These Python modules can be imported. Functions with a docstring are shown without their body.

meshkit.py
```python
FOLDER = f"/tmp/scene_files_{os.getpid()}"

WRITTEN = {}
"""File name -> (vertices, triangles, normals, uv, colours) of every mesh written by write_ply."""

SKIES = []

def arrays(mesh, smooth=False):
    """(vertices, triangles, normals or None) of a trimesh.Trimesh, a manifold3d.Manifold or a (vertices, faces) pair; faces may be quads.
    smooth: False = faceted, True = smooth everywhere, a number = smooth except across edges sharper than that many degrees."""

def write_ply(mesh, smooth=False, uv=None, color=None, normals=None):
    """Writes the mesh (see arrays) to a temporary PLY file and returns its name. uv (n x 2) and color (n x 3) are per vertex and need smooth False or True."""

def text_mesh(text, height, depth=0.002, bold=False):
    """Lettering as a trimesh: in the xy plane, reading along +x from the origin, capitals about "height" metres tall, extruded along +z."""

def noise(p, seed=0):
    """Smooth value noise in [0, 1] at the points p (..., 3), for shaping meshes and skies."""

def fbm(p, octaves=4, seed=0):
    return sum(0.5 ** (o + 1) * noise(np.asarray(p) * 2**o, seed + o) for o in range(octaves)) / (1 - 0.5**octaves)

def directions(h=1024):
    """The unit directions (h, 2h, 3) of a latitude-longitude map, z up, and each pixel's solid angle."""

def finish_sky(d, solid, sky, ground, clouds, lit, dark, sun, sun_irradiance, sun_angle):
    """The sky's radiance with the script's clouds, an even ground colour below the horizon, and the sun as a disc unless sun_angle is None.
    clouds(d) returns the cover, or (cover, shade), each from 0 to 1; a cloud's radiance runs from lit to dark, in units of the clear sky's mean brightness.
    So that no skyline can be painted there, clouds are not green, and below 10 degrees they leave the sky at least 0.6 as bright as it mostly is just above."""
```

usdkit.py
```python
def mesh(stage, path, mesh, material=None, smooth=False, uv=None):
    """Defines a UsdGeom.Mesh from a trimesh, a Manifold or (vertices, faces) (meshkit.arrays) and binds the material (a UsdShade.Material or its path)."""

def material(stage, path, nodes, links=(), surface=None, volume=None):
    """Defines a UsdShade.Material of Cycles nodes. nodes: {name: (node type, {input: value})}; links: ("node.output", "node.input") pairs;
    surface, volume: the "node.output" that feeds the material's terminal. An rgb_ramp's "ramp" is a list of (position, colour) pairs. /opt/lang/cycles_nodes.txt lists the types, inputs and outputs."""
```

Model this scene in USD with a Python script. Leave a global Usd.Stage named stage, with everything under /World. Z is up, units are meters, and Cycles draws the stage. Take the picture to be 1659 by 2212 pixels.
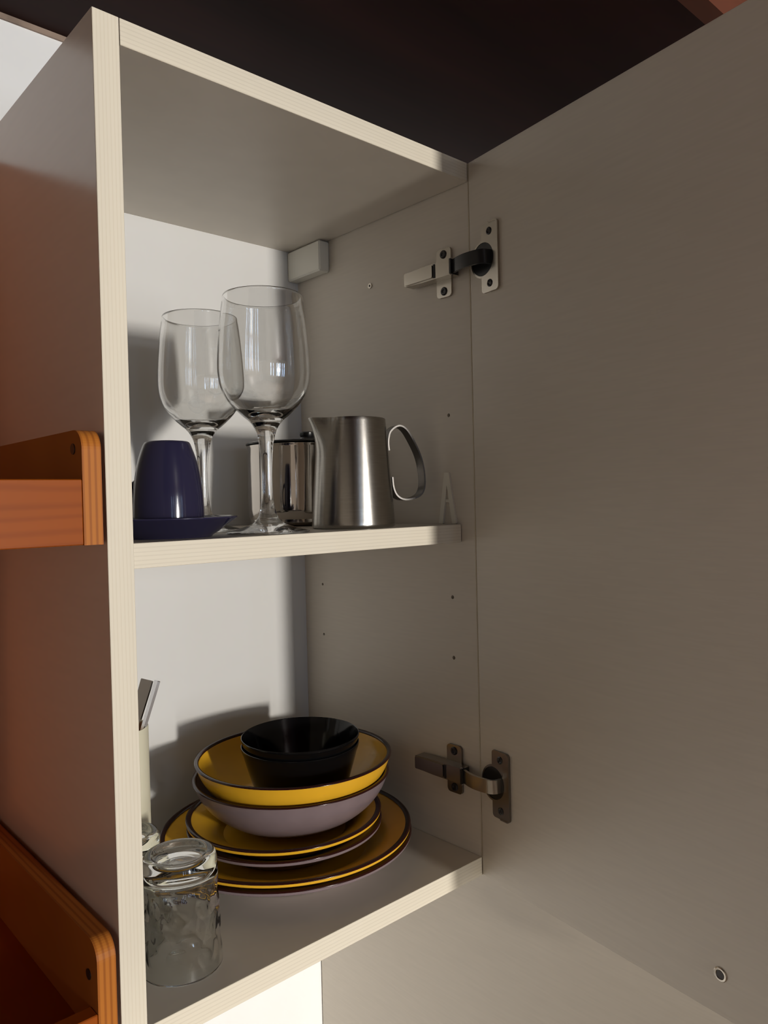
import math, numpy as np, trimesh, manifold3d as m3, usdkit
from pxr import Usd, UsdGeom, UsdLux, UsdShade, Gf
from shapely.geometry import Polygon, Point, box as sbox, LineString
from shapely import affinity

stage = Usd.Stage.CreateInMemory()
UsdGeom.SetStageUpAxis(stage, 'Z'); UsdGeom.SetStageMetersPerUnit(stage, 1.0)
UsdGeom.Xform.Define(stage, '/World')

# ------------------------------------------------------------------ camera
# axes: x along the cabinet front, y into the cabinet, z up; origin = lower left front corner of the cabinet
CAM = np.array([-.2049, -.4966, .3753])
YAW, PITCH, ROLL, FPX = .73911, -.01688, -.02322, 1652.42
def cam_axes(y, p, r):
    fw = np.array([math.sin(y)*math.cos(p), math.cos(y)*math.cos(p), math.sin(p)])
    rt = np.array([math.cos(y), -math.sin(y), 0.]); up = np.cross(rt, fw)
    c, s = math.cos(r), math.sin(r)
    return c*rt+s*up, -s*rt+c*up, fw
RT, UP, FW = cam_axes(YAW, PITCH, ROLL)
cam = UsdGeom.Camera.Define(stage, '/World/camera')
M = Gf.Matrix4d(1.0)
for i, v in enumerate((RT, UP, -FW)):
    M.SetRow(i, Gf.Vec4d(float(v[0]), float(v[1]), float(v[2]), 0))
M.SetRow(3, Gf.Vec4d(*map(float, CAM), 1))
cam.AddTransformOp().Set(M)
cam.CreateHorizontalApertureAttr(36.0); cam.CreateFocalLengthAttr(36.0*FPX/1659)
cam.CreateClippingRangeAttr(Gf.Vec2f(.01, 100))
cam.CreateFStopAttr(0.0)
cam.CreateExposureAttr(0.0)

# ------------------------------------------------------------------ light: daylight through the curtained window behind the camera
FRONT = -3.4                                   # plane of the window wall
def rect_light(name, x, z, w, h, color, power, y=FRONT+.03):
    l = UsdLux.RectLight.Define(stage, '/World/'+name)
    l.AddTranslateOp().Set((x, y, z)); l.AddRotateXOp().Set(90.0)
    l.CreateWidthAttr(w); l.CreateHeightAttr(h); l.CreateColorAttr(Gf.Vec3f(*color)); l.CreateIntensityAttr(power)
    return l
rect_light('daylight_gap', .20, .40, .12, .28, (1.0, .94, .85), 740)          # bright gap between the curtains
rect_light('daylight_slit', .20, .28, .050, 1.1, (1.0, .98, .95), 110)
for i, (x, w) in enumerate(((-.95, .05), (-.55, .03), (-.02, .05), (.42, .05), (.80, .03), (1.10, .05))):
    rect_light('daylight_curtain_%03d' % i, x, .28, w, 1.2, (.50, .70, 1.0), 12)
# low, hazy sun through the window opening: it reaches the wall below the cabinet and fades out at the cabinet's lower edge
SUN_DIR = np.array([.20, 1.0, -math.tan(math.radians(8.0))]); SUN_DIR /= np.linalg.norm(SUN_DIR)
OPEN_TOP = .505  # unseen opening, shaped to cut the sun off at the cabinet's lower edge
sun = UsdLux.DistantLight.Define(stage, '/World/low_sun')
zz = -SUN_DIR; xx = np.cross((0, 0, 1.0), zz); xx /= np.linalg.norm(xx); yy = np.cross(zz, xx)
SM = Gf.Matrix4d(1.0)
for i, v in enumerate((xx, yy, zz)): SM.SetRow(i, Gf.Vec4d(*map(float, v), 0))
sun.AddTransformOp().Set(SM)
sun.CreateAngleAttr(2.5); sun.CreateColorAttr(Gf.Vec3f(1.0, .92, .78)); sun.CreateIntensityAttr(170.0)

# ------------------------------------------------------------------ helpers
LOOKS = '/World/Looks'
taken = {}
def numbered(parent, name):
    k = (parent, name); n = taken.get(k, 0); taken[k] = n+1
    return name if n == 0 else '%s_%03d' % (name, n)
origin = {}
def thing(name, label, cat, loc, rotz=0, group=None):
    p = '/World/'+numbered('/World', name)
    x = UsdGeom.Xform.Define(stage, p); x.AddTranslateOp().Set(tuple(map(float, loc)))
    if rotz: x.AddRotateZOp().Set(math.degrees(rotz))
    o = x.GetPrim(); tag(o, label, cat, group); origin[p] = np.array(loc, float)
    return p
def tag(o, label=None, cat=None, group=None, kind=None):
    for k, v in (('label', label), ('category', cat), ('group', group), ('kind', kind)):
        if v: o.SetCustomDataByKey(k, v)
def part(parent, name, mesh, mat, smooth=30, label=None, world=True):
    """One mesh under a thing (or under a part of it). world: the mesh is given in world coordinates."""
    top = '/'.join(parent.split('/')[:3])
    p = parent+'/'+numbered(parent, name)
    if hasattr(mesh, 'to_mesh'):
        k = mesh.to_mesh(); mesh = trimesh.Trimesh(np.array(k.vert_properties)[:, :3], np.array(k.tri_verts), process=False)
    mesh = mesh.copy()
    if world: mesh.apply_translation(-origin.get(top, np.zeros(3)))
    o = usdkit.mesh(stage, p, mesh, LOOKS+'/'+mat, smooth=smooth)
    if label: tag(o.GetPrim(), label)
    return p
def struct(name, mesh, mat, label, smooth=False):
    p = '/World/'+numbered('/World', name)
    if hasattr(mesh, 'to_mesh'):
        k = mesh.to_mesh(); mesh = trimesh.Trimesh(np.array(k.vert_properties)[:, :3], np.array(k.tri_verts), process=False)
    o = usdkit.mesh(stage, p, mesh, LOOKS+'/'+mat, smooth=smooth)
    tag(o.GetPrim(), label, kind='structure')
    return p
def dup(src, loc, label, rotz=0):
    s = stage.GetPrimAtPath(src); was = s.GetCustomData()
    p = '/World/'+numbered('/World', src.split('/')[-1])
    x = UsdGeom.Xform.Define(stage, p)
    o = x.GetPrim(); o.GetReferences().AddInternalReference(s.GetPath()); o.SetInstanceable(True)
    x.ClearXformOpOrder(); x.AddTranslateOp().Set(tuple(map(float, loc)))
    if rotz: x.AddRotateZOp().Set(math.degrees(rotz))
    tag(o, label, was['category'], was.get('group'))
    return p

def bx(a, b, r=0.0):
    """Axis-aligned box from corner a to corner b, chamfered by r."""
    a = np.minimum(a, b).astype(float); b2 = np.maximum(a, np.array(b, float)); b = b2
    if r <= 0:
        m = trimesh.creation.box(b-a); m.apply_translation((a+b)/2); return m
    pts = []
    for ax in range(3):
        lo, hi = a+r, b-r
        lo[ax], hi[ax] = a[ax], b[ax]
        pts += [[(lo, hi)[i][0], (lo, hi)[j][1], (lo, hi)[k][2]] for i in (0, 1) for j in (0, 1) for k in (0, 1)]
    return trimesh.convex.convex_hull(np.array(pts))
def mbox(a, b):
    a = np.array(a, float); b = np.array(b, float)
    return m3.Manifold.cube(list(b-a)).translate(list(a))
def cyl_x(x0, x1, y, z, r, n=24):
    return m3.Manifold.cylinder(x1-x0, r, r, n).rotate([0, 90, 0]).translate([x0, y, z])
def lathe(profile, n=96, c=(0, 0, 0)):
    """Closed surface of revolution; profile runs (r, z) and starts and ends on the axis."""
    P = np.array(profile, float); a = np.linspace(0, 2*np.pi, n, endpoint=False)
    v, rows = [], []
    for r, z in P:
        if r < 1e-7: rows.append([len(v)]*n); v.append((0, 0, z))
        else:
            rows.append(list(range(len(v), len(v)+n))); v += [(r*math.cos(t), r*math.sin(t), z) for t in a]
    f = []
    for A, B in zip(rows[:-1], rows[1:]):
        for i in range(n):
            j = (i+1) % n
            if A[i] != A[j]: f.append((A[i], A[j], B[j]))
            if B[i] != B[j]: f.append((A[i], B[j], B[i]))
    m = trimesh.Trimesh(np.array(v), np.array(f), process=False)
    m.fix_normals(); m.apply_translation(c)
    return m
def ring(profile, n=96, c=(0, 0, 0)):
    """Closed ring: the profile is a closed loop off the axis."""
    P = list(profile)+[profile[0]]
    a = np.linspace(0, 2*np.pi, n, endpoint=False); k = len(profile)
    v = [(r*math.cos(t), r*math.sin(t), z) for r, z in profile for t in a]; f = []
    for p in range(k):
        A, B = p*n, ((p+1) % k)*n
        for i in range(n):
            j = (i+1) % n; f += [(A+i, A+j, B+j), (A+i, B+j, B+i)]
    m = trimesh.Trimesh(np.array(v), np.array(f), process=False); m.fix_normals(); m.apply_translation(c)
    return m
def spline(pts, n):
    """Catmull-Rom through the points."""
    P = np.array(pts, float); P = np.vstack([2*P[0]-P[1], P, 2*P[-1]-P[-2]]); out = []
    seg = len(P)-3
    for s in np.linspace(0, seg, n):
        i = min(int(s), seg-1); t = s-i; a, b, c, d = P[i:i+4]
        out.append(.5*(2*b+(c-a)*t+(2*a-5*b+4*c-d)*t*t+(3*b-a-3*c+d)*t**3))
    return np.array(out)
def extrude(poly, h):
    return trimesh.creation.extrude_polygon(poly, h, engine='earcut')
def rrect(x0, y0, x1, y1, r):
    return sbox(x0+r, y0+r, x1-r, y1-r).buffer(r, quad_segs=6)
def at(px, py, y):
    d = FW+RT*(px-829.5)/FPX-UP*(py-1106)/FPX; return CAM+d*(y-CAM[1])/d[1]
def cat(*ms): return trimesh.util.concatenate(ms)

# ------------------------------------------------------------------ materials
def plain(name, base, rough=.5, metallic=0.0, spec=.5, vary=.06, scale=6.0, stretch=(1, 1, 1), bump=0.0, bump_scale=400, coat=0.0, aniso=0.0):
    nodes = {'g': ('geometry', {}), 'm': ('mapping', {'scale': stretch}), 'n': ('noise_texture', {'scale': scale, 'detail': 4.0}),
             'r': ('rgb_ramp', {'ramp': [(.3, tuple(c*(1-vary) for c in base)), (.7, tuple(min(1, c*(1+vary)) for c in base))]}),
             'p': ('principled_bsdf', {'roughness': rough, 'metallic': metallic, 'specular_ior_level': spec, 'coat_weight': coat, 'anisotropic': aniso})}
    links = [('g.position', 'm.vector'), ('m.vector', 'n.vector'), ('n.fac', 'r.fac'), ('r.color', 'p.base_color')]
    if bump:
        nodes['n2'] = ('noise_texture', {'scale': bump_scale, 'detail': 2.0}); nodes['b'] = ('bump', {'strength': 1.0, 'distance': bump})
        links += [('m.vector', 'n2.vector'), ('n2.fac', 'b.height'), ('b.normal', 'p.normal')]
    usdkit.material(stage, LOOKS+'/'+name, nodes, links, surface='p.BSDF')
def striped(name, dark, light, axis, period, rough=.5, distort=2.0, width=.25, along=(1, 1, 1), noise=.10):
    """Wood whose grain lines stack along one axis."""
    nodes = {'g': ('geometry', {}), 'm': ('mapping', {'scale': along}),
             'w': ('wave_texture', {'wave_type': 'bands', 'bands_direction': axis, 'profile': 'sine', 'scale': 2*math.pi/(20*period), 'distortion': distort, 'detail': 2.0, 'detail_scale': 1.2}),
             'r': ('rgb_ramp', {'ramp': [(0, dark), (width, light), (1, light)]}),
             'n': ('noise_texture', {'scale': 25.0, 'detail': 3.0}), 'nr': ('rgb_ramp', {'ramp': [(.3, (1-noise,)*3), (.7, (1, 1, 1))]}),
             'x': ('mix_color', {'blend_type': 'multiply', 'fac': 1.0}),
             'p': ('principled_bsdf', {'roughness': rough, 'specular_ior_level': .16})}
    links = [('g.position', 'm.vector'), ('m.vector', 'w.vector'), ('m.vector', 'n.vector'), ('w.fac', 'r.fac'), ('n.fac', 'nr.fac'),
             ('r.color', 'x.a'), ('nr.color', 'x.b'), ('x.result', 'p.base_color')]
    usdkit.material(stage, LOOKS+'/'+name, nodes, links, surface='p.BSDF')
def glass(name, color=(1, 1, 1), ior=1.5):
    usdkit.material(stage, LOOKS+'/'+name, {'p': ('principled_bsdf', {'base_color': color, 'transmission_weight': 1.0, 'roughness': 0.0, 'ior': ior})}, [], surface='p.BSDF')

plain('laminate', (.62, .57, .497), .40, vary=.025, scale=30, stretch=(1, 1, 14), bump=.00002, bump_scale=260)
plain('laminate_outer', (.64, .57, .49), .20, vary=.02, scale=20, stretch=(1, 1, 8))
plain('hardboard_white', (.72, .715, .70), .55, vary=.01)
striped('edge_upright', (.735, .67, .545), (.78, .72, .60), 'x', .0026, .5, 1.5, .4, (1, 1, .05))
striped('edge_level', (.715, .655, .54), (.78, .72, .60), 'z', .0030, .5, 1.5, .4, (.05, 1, 1))
plain('white_plastic', (.74, .73, .66), .4, vary=.01)
plain('pale_beige', (.73, .70, .61), .5, vary=.01)
plain('wall_paint', (.85, .86, .87), .8, vary=.02, scale=9, bump=.0004, bump_scale=60)
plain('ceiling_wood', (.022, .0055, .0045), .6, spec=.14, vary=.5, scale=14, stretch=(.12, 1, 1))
plain('beam_face_lit', (.13, .042, .024), .55, spec=.25, vary=.3, scale=14, stretch=(.12, 1, 1))  # beam's dark wood with the light on its front put into the colour
plain('floor_tile', (.28, .20, .14), .5, vary=.1)
plain('room_paint', (.55, .49, .42), .8, vary=.02)
plain('worktop', (.50, .46, .40), .4, vary=.15, scale=40)
striped('orange_wood', (.27, .057, .003), (.315, .070, .004), 'z', .009, .5, 8.0, .6, (.1, .1, 1))
striped('plywood_edge', (.33, .10, .017), (.48, .165, .027), 'x', .0040, .45, .8, .6, (1, .1, .1))
plain('dark_plug', (.02, .012, .01), .4, vary=.05)
plain('steel', (.39, .375, .345), .19, 1.0, vary=.06, scale=60, stretch=(1, 1, 14), bump=.000015, bump_scale=900)
plain('polished_steel', (.62, .58, .54), .06, 1.0, vary=.01)
plain('hinge_nickel', (.50, .46, .40), .25, 1.0, vary=.03)
plain('hinge_nickel_dim', (.27, .245, .22), .3, 1.0, vary=.05)  # dark surroundings mirrored by the lower hinge, put into its colour
plain('strap_steel', (.20, .19, .18), .42, 1.0, vary=.03)
plain('hinge_dark', (.03, .03, .032), .25, .3, vary=.03)
plain('cutlery_steel', (.72, .73, .76), .22, 1.0, vary=.02)
plain('black_plastic', (.012, .012, .013), .3, vary=.05)
plain('black_glaze', (.0035, .0035, .004), .10, spec=.3, vary=.05)
plain('yellow_glaze', (.79, .43, .026), .2, spec=.35, vary=.04, scale=40)
plain('mauve_glaze', (.215, .165, .175), .22, vary=.05, scale=60)
plain('brown_glaze', (.026, .006, .005), .16, spec=.3, vary=.1)
plain('navy_glaze', (.021, .019, .048), .12, vary=.03)
plain('cream_ceramic', (.72, .68, .52), .45, vary=.02)
plain('cream_shaded', (.50, .26, .12), .5, vary=.02)  # shade inside the cream beaker, put into the colour as brown
plain('bead_wood', (.30, .22, .17), .6, vary=.3, scale=30)
plain('gap_dark', (.05, .04, .03), .8, vary=.02)
plain('curtain_fabric', (.62, .63, .66), .9, vary=.03)
plain('white_gloss', (.82, .82, .80), .3, vary=.01)
def thin_glass(name, color, ior, z0, z1, f0, f1, gloss):
    """Glass whose thick parts refract; above z0..z1 (local height) the thin wall is a clear pane, so that daylight passes it."""
    usdkit.material(stage, LOOKS+'/'+name, {
        'tc': ('texture_coordinate', {}), 'sx': ('separate_xyz', {}), 'mr': ('map_range', {'from_min': z0, 'from_max': z1, 'to_min': f0, 'to_max': f1}),
        'g': ('principled_bsdf', {'base_color': color, 'transmission_weight': 1.0, 'roughness': 0.0, 'ior': ior}),
        't': ('transparent_bsdf', {'color': tuple(c**.5 for c in color)}), 'r': ('glossy_bsdf', {'color': (1, 1, 1), 'roughness': .09}),
        'lw': ('layer_weight', {'blend': .5}), 'pw': ('math', {'math_type': 'power', 'value2': 5.0}), 'fr': ('math', {'math_type': 'multiply_add', 'value2': .8, 'value3': .04}), 'pane': ('mix_closure', {}), 'm': ('mix_closure', {}), 'gl': ('mix_closure', {'fac': gloss}), 'r2': ('glossy_bsdf', {'color': (1, 1, 1), 'roughness': .065})},
        [('tc.object', 'sx.vector'), ('sx.z', 'mr.value'), ('lw.facing', 'pw.value1'), ('pw.value', 'fr.value1'), ('fr.value', 'pane.fac'), ('t.BSDF', 'pane.closure1'), ('r.BSDF', 'pane.closure2'),
         ('mr.result', 'm.fac'), ('g.BSDF', 'gl.closure1'), ('r2.BSDF', 'gl.closure2'), ('gl.closure', 'm.closure1'), ('pane.closure', 'm.closure2')], surface='m.closure')
thin_glass('clear_glass', (.99, .995, .99), 1.5, .100, .122, 0.0, 0.0, .085)
thin_glass('tumbler_glass', (.965, .985, .97), 1.5, .060, .074, 0.0, 0.0, .02)

# ------------------------------------------------------------------ dimensions
W, H, D, T = .3871, .7016, .2833, .018
YW = .297                                    # wall behind the cabinet
ZS, REC = .3483, .0178                       # middle shelf: top, setback
XI = W-T                                     # inner face of the right side panel
ZC = .8525                                   # underside of the dark ceiling beam

# ------------------------------------------------------------------ setting
struct('wall_back', bx((-2.6, YW, -1.45), (1.6, YW+.1, 1.3)), 'wall_paint', 'white painted wall behind the cabinet')
struct('wall_left', bx((-2.7, FRONT, -1.45), (-2.6, YW, 1.3)), 'room_paint', 'beige painted wall on the left of the room')
struct('wall_right', bx((1.6, FRONT, -1.45), (1.7, YW, 1.3)), 'room_paint', 'beige painted wall on the right of the room')
struct('wall_front', mbox((-2.7, FRONT-.1, -1.45), (1.7, FRONT, 1.3))-mbox((-1.09, FRONT-.2, -.39), (1.34, FRONT+.1, OPEN_TOP)), 'room_paint', 'beige painted wall with the window, behind the camera')
struct('floor', bx((-2.7, FRONT-.1, -1.55), (1.7, YW+.1, -1.45)), 'floor_tile', 'brown tiled kitchen floor')
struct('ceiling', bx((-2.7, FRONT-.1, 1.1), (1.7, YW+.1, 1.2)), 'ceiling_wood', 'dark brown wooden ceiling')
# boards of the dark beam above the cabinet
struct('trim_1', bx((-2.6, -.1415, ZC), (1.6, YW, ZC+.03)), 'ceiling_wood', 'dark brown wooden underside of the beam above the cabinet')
struct('trim_2', bx((-2.6, -.1615, ZC), (1.6, -.1415, 1.1)), 'beam_face_lit', 'front board of the beam above the cabinet, daylight on it painted reddish brown')
struct('trim_3', bx((-2.6, YW-.0025, ZC-.0055), (1.6, YW, ZC)), 'bead_wood', 'thin brown bead between the white wall and the dark beam')
# window: frame, panes are the daylight, curtains hang at its sides
win = []
for a, b in (((-1.15, -.45), (1.4, -.39)), ((-1.15, OPEN_TOP), (1.4, OPEN_TOP+.06)), ((-1.15, -.45), (-1.09, OPEN_TOP+.06)), ((1.34, -.45), (1.4, OPEN_TOP+.06))):
    win.append(bx((a[0], FRONT, a[1]), (b[0], FRONT+.04, b[1])))
struct('window_1', cat(*win), 'white_gloss', 'white frame of the window behind the camera')

# ------------------------------------------------------------------ cabinet
cab = thing('wall_cabinet', 'cream laminate wall cabinet with its door open and dishes on two shelves', 'cabinet', (W/2, D/2, 0))
E = .0009
left = mbox((0, E, 0), (T, YW-.001, H))
lp = part(cab, 'side_panel', left, 'laminate_outer', False)
part(lp, 'edge_strip', bx((0, 0, 0), (T, E, H), .0003), 'edge_upright', False, 'pale pine-grained edge strip')
holes = [(.1472, .6146, .0), (.0325, .4588, .0019), (.2479, .2727, .0016), (.2476, .2112, .0016), (.0325, .2738, .0020), (.0325, .2119, .0020)]
right = mbox((XI, E, 0), (W, YW-.001, H))
for y, z, r in holes:
    if r: right = right - cyl_x(XI-.002, XI+.010, y, z, r)
rp = part(cab, 'side_panel', right, 'laminate', False)
part(rp, 'edge_strip', bx((XI, 0, 0), (W, E, H), .0003), 'edge_upright', False, 'pale pine-grained edge strip')
tp = part(cab, 'top_panel', bx((T+.0006, E, H-T), (XI-.0012, YW-.001, H)), 'laminate', False)
part(tp, 'edge_strip', bx((T+.0006, 0, H-T), (XI-.0012, E, H), .0003), 'edge_level', False, 'pale pine-grained edge strip')
bp = part(cab, 'bottom_panel', bx((T+.0004, E, 0), (XI-.0008, YW-.001, T)), 'laminate', False)
part(bp, 'edge_strip', bx((T+.0004, 0, 0), (XI-.0008, E, T), .0003), 'edge_level', False, 'pale pine-grained edge strip')
part(cab, 'back_panel', bx((T, D, T), (XI, D+.004, H-T)), 'hardboard_white', False, 'white hardboard back')
sp = part(cab, 'shelf', bx((T+.001, REC+E, ZS-T), (XI-.0012, D-.002, ZS)), 'laminate', False)
part(sp, 'edge_strip', bx((T+.001, REC, ZS-T), (XI-.0012, REC+E, ZS), .0003), 'edge_level', False, 'pale pine-grained edge strip')
# hanger cover in the upper back corner
part(cab, 'hanger_cover', bx((.3535, .2187, .6468), (XI, D, H-T-.0008), .0018), 'white_plastic', False, 'ivory plastic hanger cover')
for y, z, r in holes[:1]:
    s = part(cab, 'screw', cyl_x(XI-.0012, XI+.001, y, z, .0030), 'hinge_nickel', 30, 'small screw head')
    part(s, 'screw_slot', cyl_x(XI-.0014, XI-.0010, y, z, .0012), 'dark_plug', 30)

# door, its inner face towards the camera
TH = math.radians(8.6); P0 = np.array([.3686, -.0006, 0])
U = np.array([-math.sin(TH), -math.cos(TH), 0]); NI = np.array([-math.cos(TH), math.sin(TH), 0])
DM = np.eye(4); DM[:3, 0] = U; DM[:3, 1] = NI; DM[:3, 2] = (0, 0, 1); DM[:3, 3] = P0      # local: along the door, off its inner face, up
def on_door(m):
    if hasattr(m, 'to_mesh'):
        k = m.to_mesh(); m = trimesh.Trimesh(np.array(k.vert_properties)[:, :3], np.array(k.tri_verts), process=False)
    m = m.copy(); m.apply_transform(DM)
    if np.linalg.det(DM[:3, :3]) < 0: m.invert()
    return m
DL = .383
dr = part(cab, 'door', on_door(bx((0, -.018, .0005), (DL, 0, H), .0006)), 'laminate', False)
def cyl_n(a, z, y0, y1, r, n=28):                 # a disc standing off the door
    m = trimesh.creation.cylinder(r, y1-y0, sections=n); m.apply_transform(trimesh.transformations.rotation_matrix(math.pi/2, (1, 0, 0)))
    m.apply_translation((a, (y0+y1)/2, z)); return m
def turned_n(profile, a, z, n=32):                # a lathe standing off the door (profile r, height)
    m = lathe(profile, n); m.apply_transform(trimesh.transformations.rotation_matrix(-math.pi/2, (1, 0, 0))); m.apply_translation((a, 0, z)); return m
ins = part(dr, 'screw_insert', on_door(turned_n([(0, -.002), (.0052, -.002), (.0052, .0006), (.0046, .0010), (.0034, .0009), (.0029, .0002), (0, .0002)], .2565, .031)), 'hinge_nickel', 30, 'nickel screw insert of the knob')
part(dr, 'screw_head', on_door(cyl_n(.2565, .031, -.002, .0006, .0028)), 'dark_plug')
part(dr, 'knob', on_door(cat(cyl_n(.2565, .031, -.030, -.0178, .006), cyl_n(.2565, .031, -.036, -.028, .012))), 'hinge_nickel', 30, 'small round knob on the outside')

def hinge(z, metal, link_mat):
    """Concealed hinge at height z: arm on the side panel, cup plate on the door."""
    def yz(poly, x0, x1):                         # polygon in (y, z) extruded from x0 to x1
        m = extrude(poly, x1-x0); V = m.vertices.copy(); m.vertices = np.c_[x0+V[:, 2], V[:, 0], V[:, 1]]; m.fix_normals(); return m
    # arm: folded channel, narrower at its rear end
    body = Polygon([(.0775, z-.0066), (.0775, z+.0066), (.052, z+.0078), (.0125, z+.0078), (.0125, z-.0078), (.052, z-.0078)]).buffer(-.001).buffer(.001)
    arm = yz(body, XI-.0145, XI-.0025)
    hp = part(cab, 'hinge', arm, metal, 20, 'metal concealed hinge')
    part(hp, 'arm_cover', yz(rrect(.036, z-.0062, .076, z+.0062, .0015), XI-.0165, XI-.0140), metal, 20)
    part(hp, 'arm_slot', yz(sbox(.0335, z-.0068, .0358, z+.0068), XI-.0152, XI-.0142), 'black_plastic', 20)  # dark strip painted in for the shaded gap in the arm
    part(hp, 'arm_end', yz(sbox(.0118, z-.0074, .0138, z+.0074), XI-.0152, XI-.0040), 'black_plastic', 20)
    # mounting plate with two screwed tabs
    plate = rrect(.0225, z-.0245, .0425, z+.0245, .004)
    part(hp, 'mounting_plate', yz(plate, XI-.0028, XI-.0002), metal, 20)
    for s in (-1, 1):
        part(hp, 'screw', lathe_x(XI-.0028, .0325, z+s*.0185), 'hinge_dark', 30)
    # cup plate on the door: flat plate with a raised rim, the black cup sunk into it
    pl = rrect(.0185, z-.0325, .0425, z+.0325, .0035)
    hole = affinity.scale(Point(.0205, z).buffer(.0150, quad_segs=16), 1, 1.05)
    plate2 = pl.union(affinity.scale(hole, 1.12, 1.12)).difference(hole)
    def face(poly, y0, y1):
        m = extrude(poly, y1-y0); V = m.vertices.copy(); m.vertices = np.c_[V[:, 0], y0+V[:, 2], V[:, 1]]; m.fix_normals(); return on_door(m)
    part(hp, 'cup_plate', face(plate2, 0, .0016), metal, 20)
    part(hp, 'cup', face(hole.buffer(-.0002), .0002, .0011), 'black_plastic', 20, 'black hinge cup')
    lip = pl.buffer(.0003).difference(pl.buffer(-.0009)).intersection(sbox(.030, z-1, 1, z+1))
    part(hp, 'plate_lip', face(lip, 0, .0028), metal, 20)
    for s in (-1, 1):
        part(hp, 'screw', on_door(turned_n([(0, .0010), (.0036, .0010), (.0036, .0020), (.0026, .0026), (.0013, .0016), (0, .0016)], .0300, z+s*.0245, 24)), 'hinge_dark', 30)
    # link: curved strip from the arm into the cup
    a = np.array([XI-.009, .016, 0]); b = P0+U*.012+NI*.0145; c = P0+U*.027+NI*.010; d = P0+U*.0305+NI*.0005
    curve = spline([a, (a+b)/2+NI*.0015, b, c, d], 26)
    def strip(zlo, zhi, th):
        v, f = [], []
        for i, p in enumerate(curve):
            t = curve[min(i+1, 25)]-curve[max(i-1, 0)]; t /= np.linalg.norm(t); nn = np.array([-t[1], t[0], 0])
            for zz, o in ((zlo, -th), (zlo, th), (zhi, th), (zhi, -th)):
                q = p+nn*o; v.append((q[0], q[1], zz))
        for i in range(25):
            for k in range(4):
                A, B = i*4+k, i*4+(k+1) % 4; f += [(A, B, B+4), (A, B+4, A+4)]
        f += [(0, 2, 1), (0, 3, 2), (100, 101, 102), (100, 102, 103)]
        m = trimesh.Trimesh(np.array(v), np.array(f), process=False); m.fix_normals(); return m
    part(hp, 'link', strip(z-.0066, z+.0066, .0014), link_mat, 40)
    part(hp, 'pivot_pin', trimesh.creation.cylinder(.0018, .0175, sections=16, transform=trimesh.transformations.translation_matrix((XI-.0115, .0140, z))), metal)
def lathe_x(x, y, z):
    m = lathe([(0, 0), (.0042, 0), (.0042, .0006), (.0034, .0014), (.0018, .0014), (.0012, .0006), (0, .0006)], 24)
    m.apply_transform(trimesh.transformations.rotation_matrix(-math.pi/2, (0, 1, 0))); m.apply_translation((x, y, z)); return m
hinge(.6020, 'hinge_nickel', 'hinge_dark')
hinge(.0985, 'hinge_nickel_dim', 'hinge_nickel')

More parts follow.
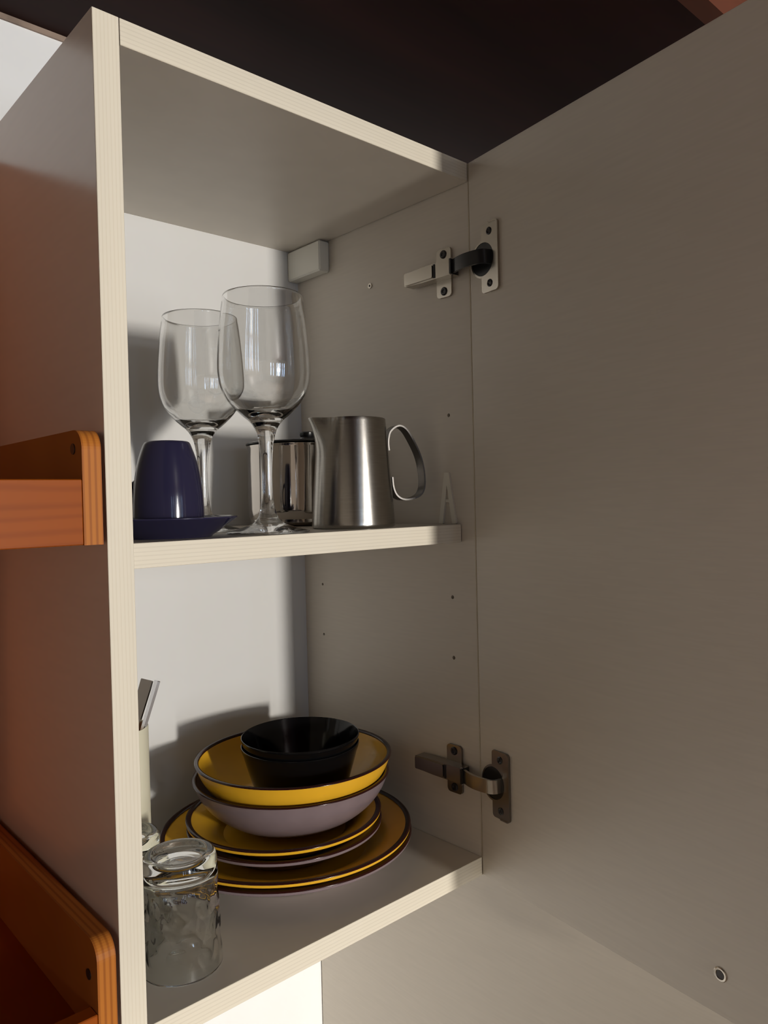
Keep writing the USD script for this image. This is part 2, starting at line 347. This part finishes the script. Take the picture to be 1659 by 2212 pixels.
# ------------------------------------------------------------------ tall cupboard on the right
tc = thing('tall_cupboard', 'beige laminate tall cupboard standing right of the open cabinet door', 'cupboard', (.70, 0, -1.45))
part(tc, 'side_panel', bx((.3886, -.30, -1.45), (.4066, YW-.002, .69)), 'laminate', False)
part(tc, 'side_panel', bx((.99, -.30, -1.45), (1.008, YW-.002, .69)), 'laminate', False)
part(tc, 'top_panel', bx((.4066, -.30, .672), (.99, YW-.002, .69)), 'laminate', False)
part(tc, 'back_panel', bx((.4066, YW-.012, -1.45), (.99, YW-.002, .672)), 'laminate', False)
part(tc, 'door', bx((.3886, -.319, -1.40), (1.008, -.301, .69), .0008), 'laminate', False)
part(tc, 'handle', bx((.43, -.345, -.40), (.442, -.319, -.20), .003), 'hinge_nickel', False)
wt = thing('worktop', 'speckled beige kitchen worktop below the wall cabinet', 'worktop', (-.7, 0, -.56))
part(wt, 'slab', bx((-1.8, -.32, -.60), (.388, YW-.002, -.56), .002), 'worktop', False)
part(wt, 'front_panel', bx((-1.8, -.28, -1.45), (.388, YW-.002, -.60)), 'laminate', False)

# ------------------------------------------------------------------ orange wooden rack on the left
rk = thing('wall_rack', 'orange varnished plywood wall rack with shallow trays, left of the cabinet', 'rack', (-.25, YW-.01, 0))
RX0, RX1, RY = -.52, -.004, -.0036
part(rk, 'backboard', bx((RX0, YW-.010, -.02), (RX1, YW-.0005, .705), .001), 'orange_wood', False)
def rack_side(x0, x1, z0, z1, r=.013):
    y1 = YW-.0105
    prof = Polygon([(RY, z0), (y1, z0), (y1, z1), (RY+r, z1)]+[(RY+r-r*math.sin(t), z1-r+r*math.cos(t)) for t in np.linspace(0, math.pi/2, 12)])
    m = extrude(prof.buffer(0), x1-x0); V = m.vertices.copy(); m.vertices = np.c_[x0+V[:, 2], V[:, 0], V[:, 1]]; m.fix_normals(); return m
for z0, z1, zf, zp in ((.350, .4250, .3925, .4128), (.0145, .0905, .0448, .0652)):
    for x0 in (RX1-.0126, RX0):
        sd = part(rk, 'side_panel', rack_side(x0, x0+.0126, z0, z1), 'plywood_edge', False, 'rounded plywood side with layered edge')
        xin = x0-.0006 if x0 > -.2 else x0+.0126-.001
        part(sd, 'bolt_head', cyl_x(xin, xin+.0016, .0109, zp, .0036), 'dark_plug', 30, 'dark bolt head')
    part(rk, 'front_board', bx((RX0+.0127, RY+.0004, z0+.0002), (RX1-.0127, RY+.0124, zf), .0006), 'orange_wood', False)
    part(rk, 'tray_bottom', bx((RX0+.0127, RY+.0126, z0+.003), (RX1-.0127, YW-.0105, z0+.011)), 'orange_wood', False)

# ------------------------------------------------------------------ raised A shape on the side panel
lt = thing('raised_a_shape', 'raised pale A shape on the right side panel above the middle shelf', 'letter', (XI, .0352, ZS))
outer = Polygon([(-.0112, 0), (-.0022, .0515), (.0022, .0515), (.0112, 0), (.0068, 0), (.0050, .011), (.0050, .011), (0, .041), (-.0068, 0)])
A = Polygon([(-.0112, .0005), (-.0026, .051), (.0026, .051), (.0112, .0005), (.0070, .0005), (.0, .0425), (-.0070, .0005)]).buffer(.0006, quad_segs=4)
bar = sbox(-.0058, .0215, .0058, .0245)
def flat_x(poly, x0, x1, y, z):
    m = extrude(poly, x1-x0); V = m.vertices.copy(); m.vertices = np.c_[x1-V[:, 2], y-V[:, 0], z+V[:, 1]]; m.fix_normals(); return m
part(lt, 'strokes', flat_x(A, XI-.0024, XI-.0001, .0352, ZS+.0008), 'pale_beige', False)
part(lt, 'crossbar', flat_x(bar, XI-.0014, XI-.0001, .0352, ZS+.0008), 'pale_beige', False)

# ------------------------------------------------------------------ wine glasses
def build_wine_glass(loc, label):
    g = thing('wine_glass', label, 'glass', loc, group='stemmed wine glasses on the middle shelf')
    out = [(0, 0), (.034, 0), (.0352, .0008), (.0350, .0016), (.030, .0030), (.022, .0052), (.0145, .0080), (.0098, .0118), (.0070, .018), (.0054, .026),
           (.0046, .036), (.0045, .050), (.0051, .064), (.0062, .076), (.0080, .0850), (.0110, .0915), (.0148, .0962), (.0176, .0985), (.0222, .1025), (.0273, .1075), (.0318, .113), (.0356, .1195),
           (.0383, .1275), (.0394, .137), (.0393, .148), (.0384, .162), (.0366, .180), (.0340, .1990)]
    inn = [(.0325, .1990), (.0354, .180), (.0372, .162), (.0381, .148), (.0382, .137), (.0370, .1275), (.0341, .1195), (.0300, .1135), (.0250, .1085), (.019, .1040), (.0115, .1012), (0, .1002)]
    o = spline(out[4:], 90); i = spline(inn, 56)
    lip = [(.0337, .2006), (.0333, .2014), (.0328, .2012), (.0326, .2004)]
    pr = out[:4]+[tuple(p) for p in o]+lip+[tuple(p) for p in i]
    pr[-1] = (0, pr[-1][1])
    part(g, 'bowl_and_stem', lathe(pr, 128), 'clear_glass', True, world=False)
    return g
wg = build_wine_glass((.1618, .0526, ZS+.0002), 'front wine glass, nearest the shelf edge, overlapping the other one')
dup(wg, (.1557, .1508, ZS+.0002), 'rear wine glass, standing behind the navy cup and left of the front glass')

# ------------------------------------------------------------------ navy cup upside down on its saucer
CX, CY = .0832, .0777
sc = thing('saucer', 'navy blue glazed saucer under the upturned cup', 'saucer', (CX, CY, ZS+.0002))
pr = [(0, .0012), (.030, .0010), (.0312, 0), (.0338, 0), (.0345, .0012), (.040, .0045), (.047, .0098), (.0535, .0140), (.0546, .0150), (.0545, .0160), (.0535, .0164),
      (.047, .0134), (.040, .0092), (.034, .0068), (.030, .0062), (0, .0060)]
part(sc, 'dish', lathe(pr, 96), 'navy_glaze', 50, world=False)
cp = thing('espresso_cup', 'navy blue glazed espresso cup turned upside down on its saucer', 'cup', (CX, CY, ZS+.0074))
ro = [(.0281, 0), (.0281, .008), (.0279, .018), (.0273, .028), (.0262, .038), (.0246, .048), (.0220, .058), (.0192, .066), (.0180, .0685), (.0168, .0697), (.0150, .0700)]
o = spline(ro, 50)
pr = [(.0255, 0), (.0262, -.0003), (.0274, -.0002)]+[tuple(p) for p in o]+[(.0138, .0698), (.0134, .0690), (0, .0688)]
inner = [(0, .064), (.014, .063), (.019, .056), (.0225, .046), (.0243, .034), (.0252, .018), (.0255, 0)]
part(cp, 'body', lathe(inner[:-1]+pr, 96), 'navy_glaze', 50, world=False)
hd = spline([(.0262, .008), (.035, .007), (.0430, .012), (.0458, .022), (.0430, .032), (.035, .0375), (.0250, .0385)], 40)
def tube(path, r, n=12, squash=1.0, up=np.array([0, 0, 1.0])):
    P = np.array(path); v, f = [], []
    for i, p in enumerate(P):
        t = P[min(i+1, len(P)-1)]-P[max(i-1, 0)]; t /= np.linalg.norm(t)
        a = np.cross(t, up); a /= np.linalg.norm(a); b = np.cross(a, t)
        v += [p+r*(math.cos(k)*a*squash+math.sin(k)*b) for k in np.linspace(0, 2*np.pi, n, endpoint=False)]
    for i in range(len(P)-1):
        for k in range(n):
            A, B = i*n+k, i*n+(k+1) % n; f += [(A, B, B+n), (A, B+n, A+n)]
    v += [P[0], P[-1]]; e = len(v)
    f += [(e-2, (k+1) % n, k) for k in range(n)]+[(e-1, (len(P)-1)*n+k, (len(P)-1)*n+(k+1) % n) for k in range(n)]
    m = trimesh.Trimesh(np.array(v), np.array(f), process=False); m.fix_normals(); return m
ha = math.radians(108)
hp3 = np.c_[hd[:, 0]*math.cos(ha), hd[:, 0]*math.sin(ha), hd[:, 1]]
part(cp, 'handle', tube(hp3, .0034, up=np.array([-math.sin(ha), math.cos(ha), 0])), 'navy_glaze', 60, world=False)

# ------------------------------------------------------------------ milk pitcher
PX, PY = .2732, .0720
pt = thing('milk_pitcher', 'brushed stainless steel milk pitcher with open strap handle', 'pitcher', (PX, PY, ZS+.0002))
HP = .1040
def pitcher_r(z): return .0405-(.0405-.0330)*np.clip(z/HP, 0, 1)**1.05
zo = np.r_[np.linspace(.0035, HP, 40)]
ro = [(0, .0006), (.0372, .0006), (.0382, 0), (.0393, .0003), (.0401, .0014)]+[(pitcher_r(z), z) for z in zo]
ri = [(pitcher_r(z)-.0009, z) for z in zo[::-1]]+[(.038, .0022), (0, .0020)]
pm = lathe(ro+[(pitcher_r(HP)-.00045, HP+.0004)]+ri, 160)
V = pm.vertices.copy(); az = np.arctan2(V[:, 1], V[:, 0]); rr = np.hypot(V[:, 0], V[:, 1])
sa = math.radians(156); da = (az-sa+np.pi) % (2*np.pi)-np.pi
top = np.clip((V[:, 2]-.068)/(HP-.068), 0, 1)
push = .0095*top**2.2*np.exp(-(da/.34)**2)-.0018*top**2*np.exp(-((np.abs(da)-.62)/.22)**2)
sel = rr > .025
V[sel, 0] += (push*np.cos(az))[sel]; V[sel, 1] += (push*np.sin(az))[sel]
V[sel, 2] += (.0012*top**3*np.exp(-(da/.4)**2))[sel]
pm.vertices = V
part(pt, 'body', pm, 'steel', 40, world=False)
hz = [(1034, 470), (1028, 400), (1032, 330), (1055, 255), (1115, 198), (1190, 178), (1270, 225), (1350, 345), (1428, 500), (1472, 650), (1488, 800), (1478, 920), (1425, 1000), (1310, 1040), (1200, 1040), (1122, 990), (1082, 900), (1070, 780)]
hpts = np.array([((x-600)*.088e-3-.0005, (1352-y)*.0845e-3) for x, y in hz])
hs = spline(hpts, 70)
hA = math.radians(-15); hu = np.array([math.cos(hA), math.sin(hA), 0]); hv = np.array([-math.sin(hA), math.cos(hA), 0])
def strap(P2, half, th):
    v, f = [], []; n = len(P2)
    for i, p in enumerate(P2):
        t = P2[min(i+1, n-1)]-P2[max(i-1, 0)]; t = t/np.linalg.norm(t); nn = np.array([-t[1], t[0]])
        for s, o in ((-half, -th), (half, -th), (half, th), (-half, th)):
            q = p+nn*o; v.append(hu*q[0]+hv*s+np.array([0, 0, q[1]]))
    for i in range(n-1):
        for k in range(4):
            A, B = i*4+k, i*4+(k+1) % 4; f += [(A, B, B+4), (A, B+4, A+4)]
    e = (n-1)*4; f += [(0, 2, 1), (0, 3, 2), (e, e+1, e+2), (e, e+2, e+3)]
    m = trimesh.Trimesh(np.array(v), np.array(f), process=False); m.fix_normals(); return m
part(pt, 'handle', strap(hs, .0062, .0008), 'strap_steel', 40, world=False)

# ------------------------------------------------------------------ steel pot behind the glasses and the pitcher
po = thing('sugar_pot', 'polished stainless steel pot with black lid knob, half hidden behind the pitcher', 'pot', (*at(651, 1100, .205)[:2], ZS+.0002))
PS = .0590/.0468; PH = 1.07
pr = [(r*PS, z*PH) for r, z in [(0, .0008), (.034, .0006), (.0370, 0), (.0410, .0012), (.0440, .0042), (.0460, .0090), (.0468, .0170), (.0468, .070), (.0464, .0800), (.0470, .0815), (.0470, .0828), (.0460, .0832), (.0452, .082), (.0452, .004), (0, .003)]]
part(po, 'body', lathe(pr, 128), 'polished_steel', 35, world=False)
ld = part(po, 'lid', lathe([(r*PS, z+.0834*(PH-1)) for r, z in [(0, .0834), (.0462, .0834), (.0476, .0840), (.0476, .0856), (.0455, .0866), (.030, .0878), (0, .0885)]], 96), 'hinge_dark', 35, 'dark lid', world=False)
part(ld, 'knob', lathe([(r*.8, z+.0834*(PH-1)) for r, z in [(0, .0880), (.0120, .0880), (.0108, .0905), (.0098, .0925), (.0110, .0945), (.0112, .0975), (.0095, .0985), (0, .0990)]], 48, c=(RT[0]*.009, RT[1]*.009, 0)), 'black_plastic', 35, 'black lid knob', world=False)

# ------------------------------------------------------------------ plates and bowls
def dish(name, label, cat_, c, z, body, outer, inner, rim_at, mat, group, band):
    """outer, inner: (r, z) profiles from the axis to the rim; the glazed brown band sits on the rim."""
    t = thing(name, label, cat_, (c[0], c[1], z), group=group)
    part(t, body, lathe(list(outer)+list(inner)[::-1], 128), mat, 50, world=False)
    r, h, th = rim_at
    e = .00035
    di, dz = band
    part(t, 'rim', ring([(r+e, h-.0005), (r+e, h+.0003), (r-.0006, h+.0009), (r-th*.5, h+.0011), (r-th-.0002, h+.0006), (r-th-di, h-dz+.0002), (r-th-di+.0004, h-dz-.0004), (r-th+.0004, h-.0012), (r-.0006, h-.0008)], 128), 'brown_glaze', 60, 'dark brown glazed rim', world=False)
    return t
def inset(curve, th0, th1):
    """The curve moved inward along its normals, th0 thick at its start and th1 at its end."""
    c = np.array(curve); t = np.gradient(c, axis=0); t /= np.linalg.norm(t, axis=1)[:, None]
    n = np.c_[-t[:, 1], t[:, 0]]; return c+n*np.linspace(th0, th1, len(c))[:, None]
def plate_profile(R, h):
    th = .0034
    c = spline([(R*.655, .0018), (R*.73, h*.36), (R*.84, h*.62), (R*.955, h*.80), (R*.993, h-.0034), (R, h-.0014), (R, h)], 40)
    o = [(0, .0024), (R*.60, .0022), (R*.612, 0), (R*.638, 0)]+[tuple(p) for p in c]
    k = inset(c, .0034, .0034); k = k[(k[:, 0] > R*.60) & (k[:, 0] < R-th) & (k[:, 1] < h-.0005)]
    i = [(0, .0050), (R*.58, .0050)]+[tuple(p) for p in k]+[(R-th, h)]
    return o, i, (R, h, th)
def bowl_profile(R, h, base=.42):
    th = .0034
    c = spline([(R*base, .0014), (R*.63, h*.16), (R*.82, h*.42), (R*.935, h*.70), (R, h)], 36)
    o = [(0, .0020), (R*base-.006, .0018), (R*base-.005, 0), (R*base-.001, 0)]+[tuple(p) for p in c]
    k = inset(c, .0040, .0032); k = k[(k[:, 0] > R*base-.002) & (k[:, 0] < R-th) & (k[:, 1] < h-.001)]
    i = [(0, .0052), (R*base-.003, .0052)]+[tuple(p) for p in k]+[(R-th, h)]
    return o, i, (R, h, th)
GD = 'stacked two-tone dinnerware on the cabinet floor'
zb = T+.0002
S = [('dinner_plate', 'mauve dinner plate with brown rim, lowest of the stack on the cabinet floor', 'plate', (.2335, .1395), zb, plate_profile(.1245, .0262), 'mauve_glaze'),
     ('dinner_plate', 'yellow dinner plate with brown rim, second from the bottom of the stack', 'plate', (.2320, .1375), zb+.0084, plate_profile(.1235, .0258), 'yellow_glaze'),
     ('dessert_plate', 'mauve small plate with brown rim, between the two yellow plates', 'plate', (.2310, .1390), zb+.0158, plate_profile(.0962, .0232), 'mauve_glaze'),
     ('dessert_plate', 'yellow small plate with brown rim, directly under the mauve bowl', 'plate', (.2322, .1418), zb+.0246, plate_profile(.0967, .0230), 'yellow_glaze'),
     ('coupe_bowl', 'mauve wide bowl with brown rim, holding the yellow bowl', 'bowl', (.2448, .1458), zb+.0323, bowl_profile(.0990, .0500), 'mauve_glaze'),
     ('coupe_bowl', 'yellow wide bowl with brown rim, holding the black bowls', 'bowl', (.2465, .1436), zb+.0497, bowl_profile(.0990, .0503), 'yellow_glaze')]
for n, lab, c_, c, z, (o, i, rim), m in S:
    dish(n, lab, c_, c, z, 'dish', o, i, rim, m, GD, (.0016, .0006) if 'plate' in n else (.0008, .0017))
def black_bowl(c, z, label):
    t = thing('black_bowl', label, 'bowl', (c[0], c[1], z), group='pair of nested black bowls')
    o = [(0, .0014), (.0320, .0012), (.0330, 0), (.0355, 0), (.0385, .0030), (.0445, .0100), (.0490, .0200), (.0545, .0385), (.0574, .0490), (.0588, .0525), (.0594, .0552), (.0593, .0566), (.0587, .0570)]
    i = [(0, .0040), (.034, .0042), (.0372, .0060), (.0428, .0120), (.0472, .0210), (.0528, .0390), (.0557, .0488), (.0574, .0530), (.0581, .0563)]
    part(t, 'dish', lathe([*o, *i[::-1]], 128), 'black_glaze', 40, world=False)
    return t
bb = black_bowl((.2475, .1335), zb+.0565, 'lower glossy black bowl, resting in the yellow bowl')
dup(bb, (.2477, .1334, zb+.0651), 'upper glossy black bowl, on top of the whole stack')

# ------------------------------------------------------------------ tumblers upside down
def build_tumbler(loc, label):
    t = thing('tumbler', label, 'glass', loc, group='upturned glass tumblers at the cabinet floor')
    h = .0870
    out = [(.0311, .0012), (.0312, .0030)]+[(.0312-.0024*s, .003+s*(h-.016)) for s in np.linspace(.01, 1, 110)]+[(.0287, h-.0095), (.0284, h-.0060), (.0277, h-.0026), (.0264, h-.0006), (.0248, h), (.0222, h), (.0208, h-.0006), (.0196, h-.0022), (.0150, h-.0040), (.008, h-.0048), (0, h-.0050)]
    inn = [(0, h-.0130), (.010, h-.0132), (.0190, h-.0142), (.0236, h-.0175), (.0249, h-.0225), (.0254, h-.030)]+[(.0254+.0030*s, (h-.030)*(1-s)+.0012*s) for s in np.linspace(.05, 1, 30)]
    m = lathe(inn+[(.0295, .0002), (.0304, .0003)]+out, 220)
    V = m.vertices.copy(); az = np.arctan2(V[:, 1], V[:, 0]); rr = np.hypot(V[:, 0], V[:, 1]); d = np.zeros(len(V))
    for row, zc in enumerate((.0180, .0365, .0550)):
        for k in range(8):
            a = 2*np.pi*(k+.5*(row % 2)+.3)/8
            u = ((az-a+np.pi) % (2*np.pi)-np.pi)*.030; q = np.hypot(u, V[:, 2]-zc)/.0104
            d = np.maximum(d, np.where(q < 1, (1-np.minimum(q, 1)**2)**1.25, 0))
    outer = (np.arange(len(V)) > len(V)*.28) & (rr > .0286) & (V[:, 2] > .004) & (V[:, 2] < h-.012)
    k = 1-.0013*d/np.maximum(rr, 1e-6); V[outer, 0] *= k[outer]; V[outer, 1] *= k[outer]
    m.vertices = V
    part(t, 'glass_body', m, 'tumbler_glass', 40, world=False)
    return t
tb = build_tumbler((.0700, .0500, zb), 'front upturned glass tumbler with thumbprint dimples, nearest the cabinet edge')
dup(tb, (.0530, .1125, zb), 'rear upturned glass tumbler, half hidden behind the left side panel', .2)

# ------------------------------------------------------------------ tall cream beaker with cutlery
BX, BY, BH = .0745, .1790, .1565
bk = thing('utensil_beaker', 'tall cream beaker holding cutlery, behind the tumblers', 'beaker', (BX, BY, zb))
part(bk, 'wall', lathe([(0, 0), (.0290, 0), (.0300, .001), (.0300, BH-.001), (.0296, BH), (.0286, BH-.0002), (.0284, BH-.002), (.0284, .003), (0, .0025)], 96), 'cream_ceramic', 40, world=False)
part(bk, 'inside_shade', lathe([(0, .0030), (.0282, .0032), (.0283, BH-.0015), (.0279, BH-.0012), (.0277, BH-.003), (.0276, .0042), (0, .0040)], 96), 'cream_shaded', 40, 'shaded inside, painted brown', world=False)
def handle_piece(name, label, foot, tip, w, th, roll, grp, end):
    """Flat cutlery handle, widening to its rounded end."""
    foot, tip = np.array(foot), np.array(tip); L = np.linalg.norm(tip-foot); t = (tip-foot)/L
    side = np.cross(t, FW); side /= np.linalg.norm(side); nrm = np.cross(side, t)
    side, nrm = side*math.cos(roll)+nrm*math.sin(roll), nrm*math.cos(roll)-side*math.sin(roll)
    x = thing(name, label, 'cutlery', foot, group=grp)
    hw = lambda s: (.40+.60*np.clip((s-.3)/.65, 0, 1)**1.3)*w
    ss = np.linspace(.22, 1, 30); prof = [(s*L, hw(s)) for s in ss]
    poly = Polygon(prof+[(s, -y) for s, y in prof[::-1]]).buffer(-.0008).buffer(.0008)
    m = extrude(poly, th); V = m.vertices.copy(); m.vertices = np.outer(V[:, 0], t)+np.outer(V[:, 1], side)+np.outer(V[:, 2]-th/2, nrm); m.fix_normals()
    part(x, 'handle', m, 'cutlery_steel', 30, world=False)
    b = trimesh.creation.icosphere(3, 1.0); V = b.vertices*np.array([.022, end, .0016])
    V[:, 0] += .022; b.vertices = np.outer(V[:, 0], t)+np.outer(V[:, 1], side)+np.outer(V[:, 2], nrm)
    part(x, 'bowl', b, 'cutlery_steel', True, world=False)
GC = 'steel cutlery in the cream beaker'
handle_piece('spoon', 'steel cutlery with the broader dull handle end, left of the two in the beaker', (.0560, .1790, zb+.040), at(318, 1468, .183), .0062, .0022, .35, GC, .008)
handle_piece('spoon', 'steel cutlery with the narrow bright handle end, right of the two in the beaker', (.0566, .1675, zb+.040), at(340, 1470, .163), .0036, .0026, .9, GC, .007)
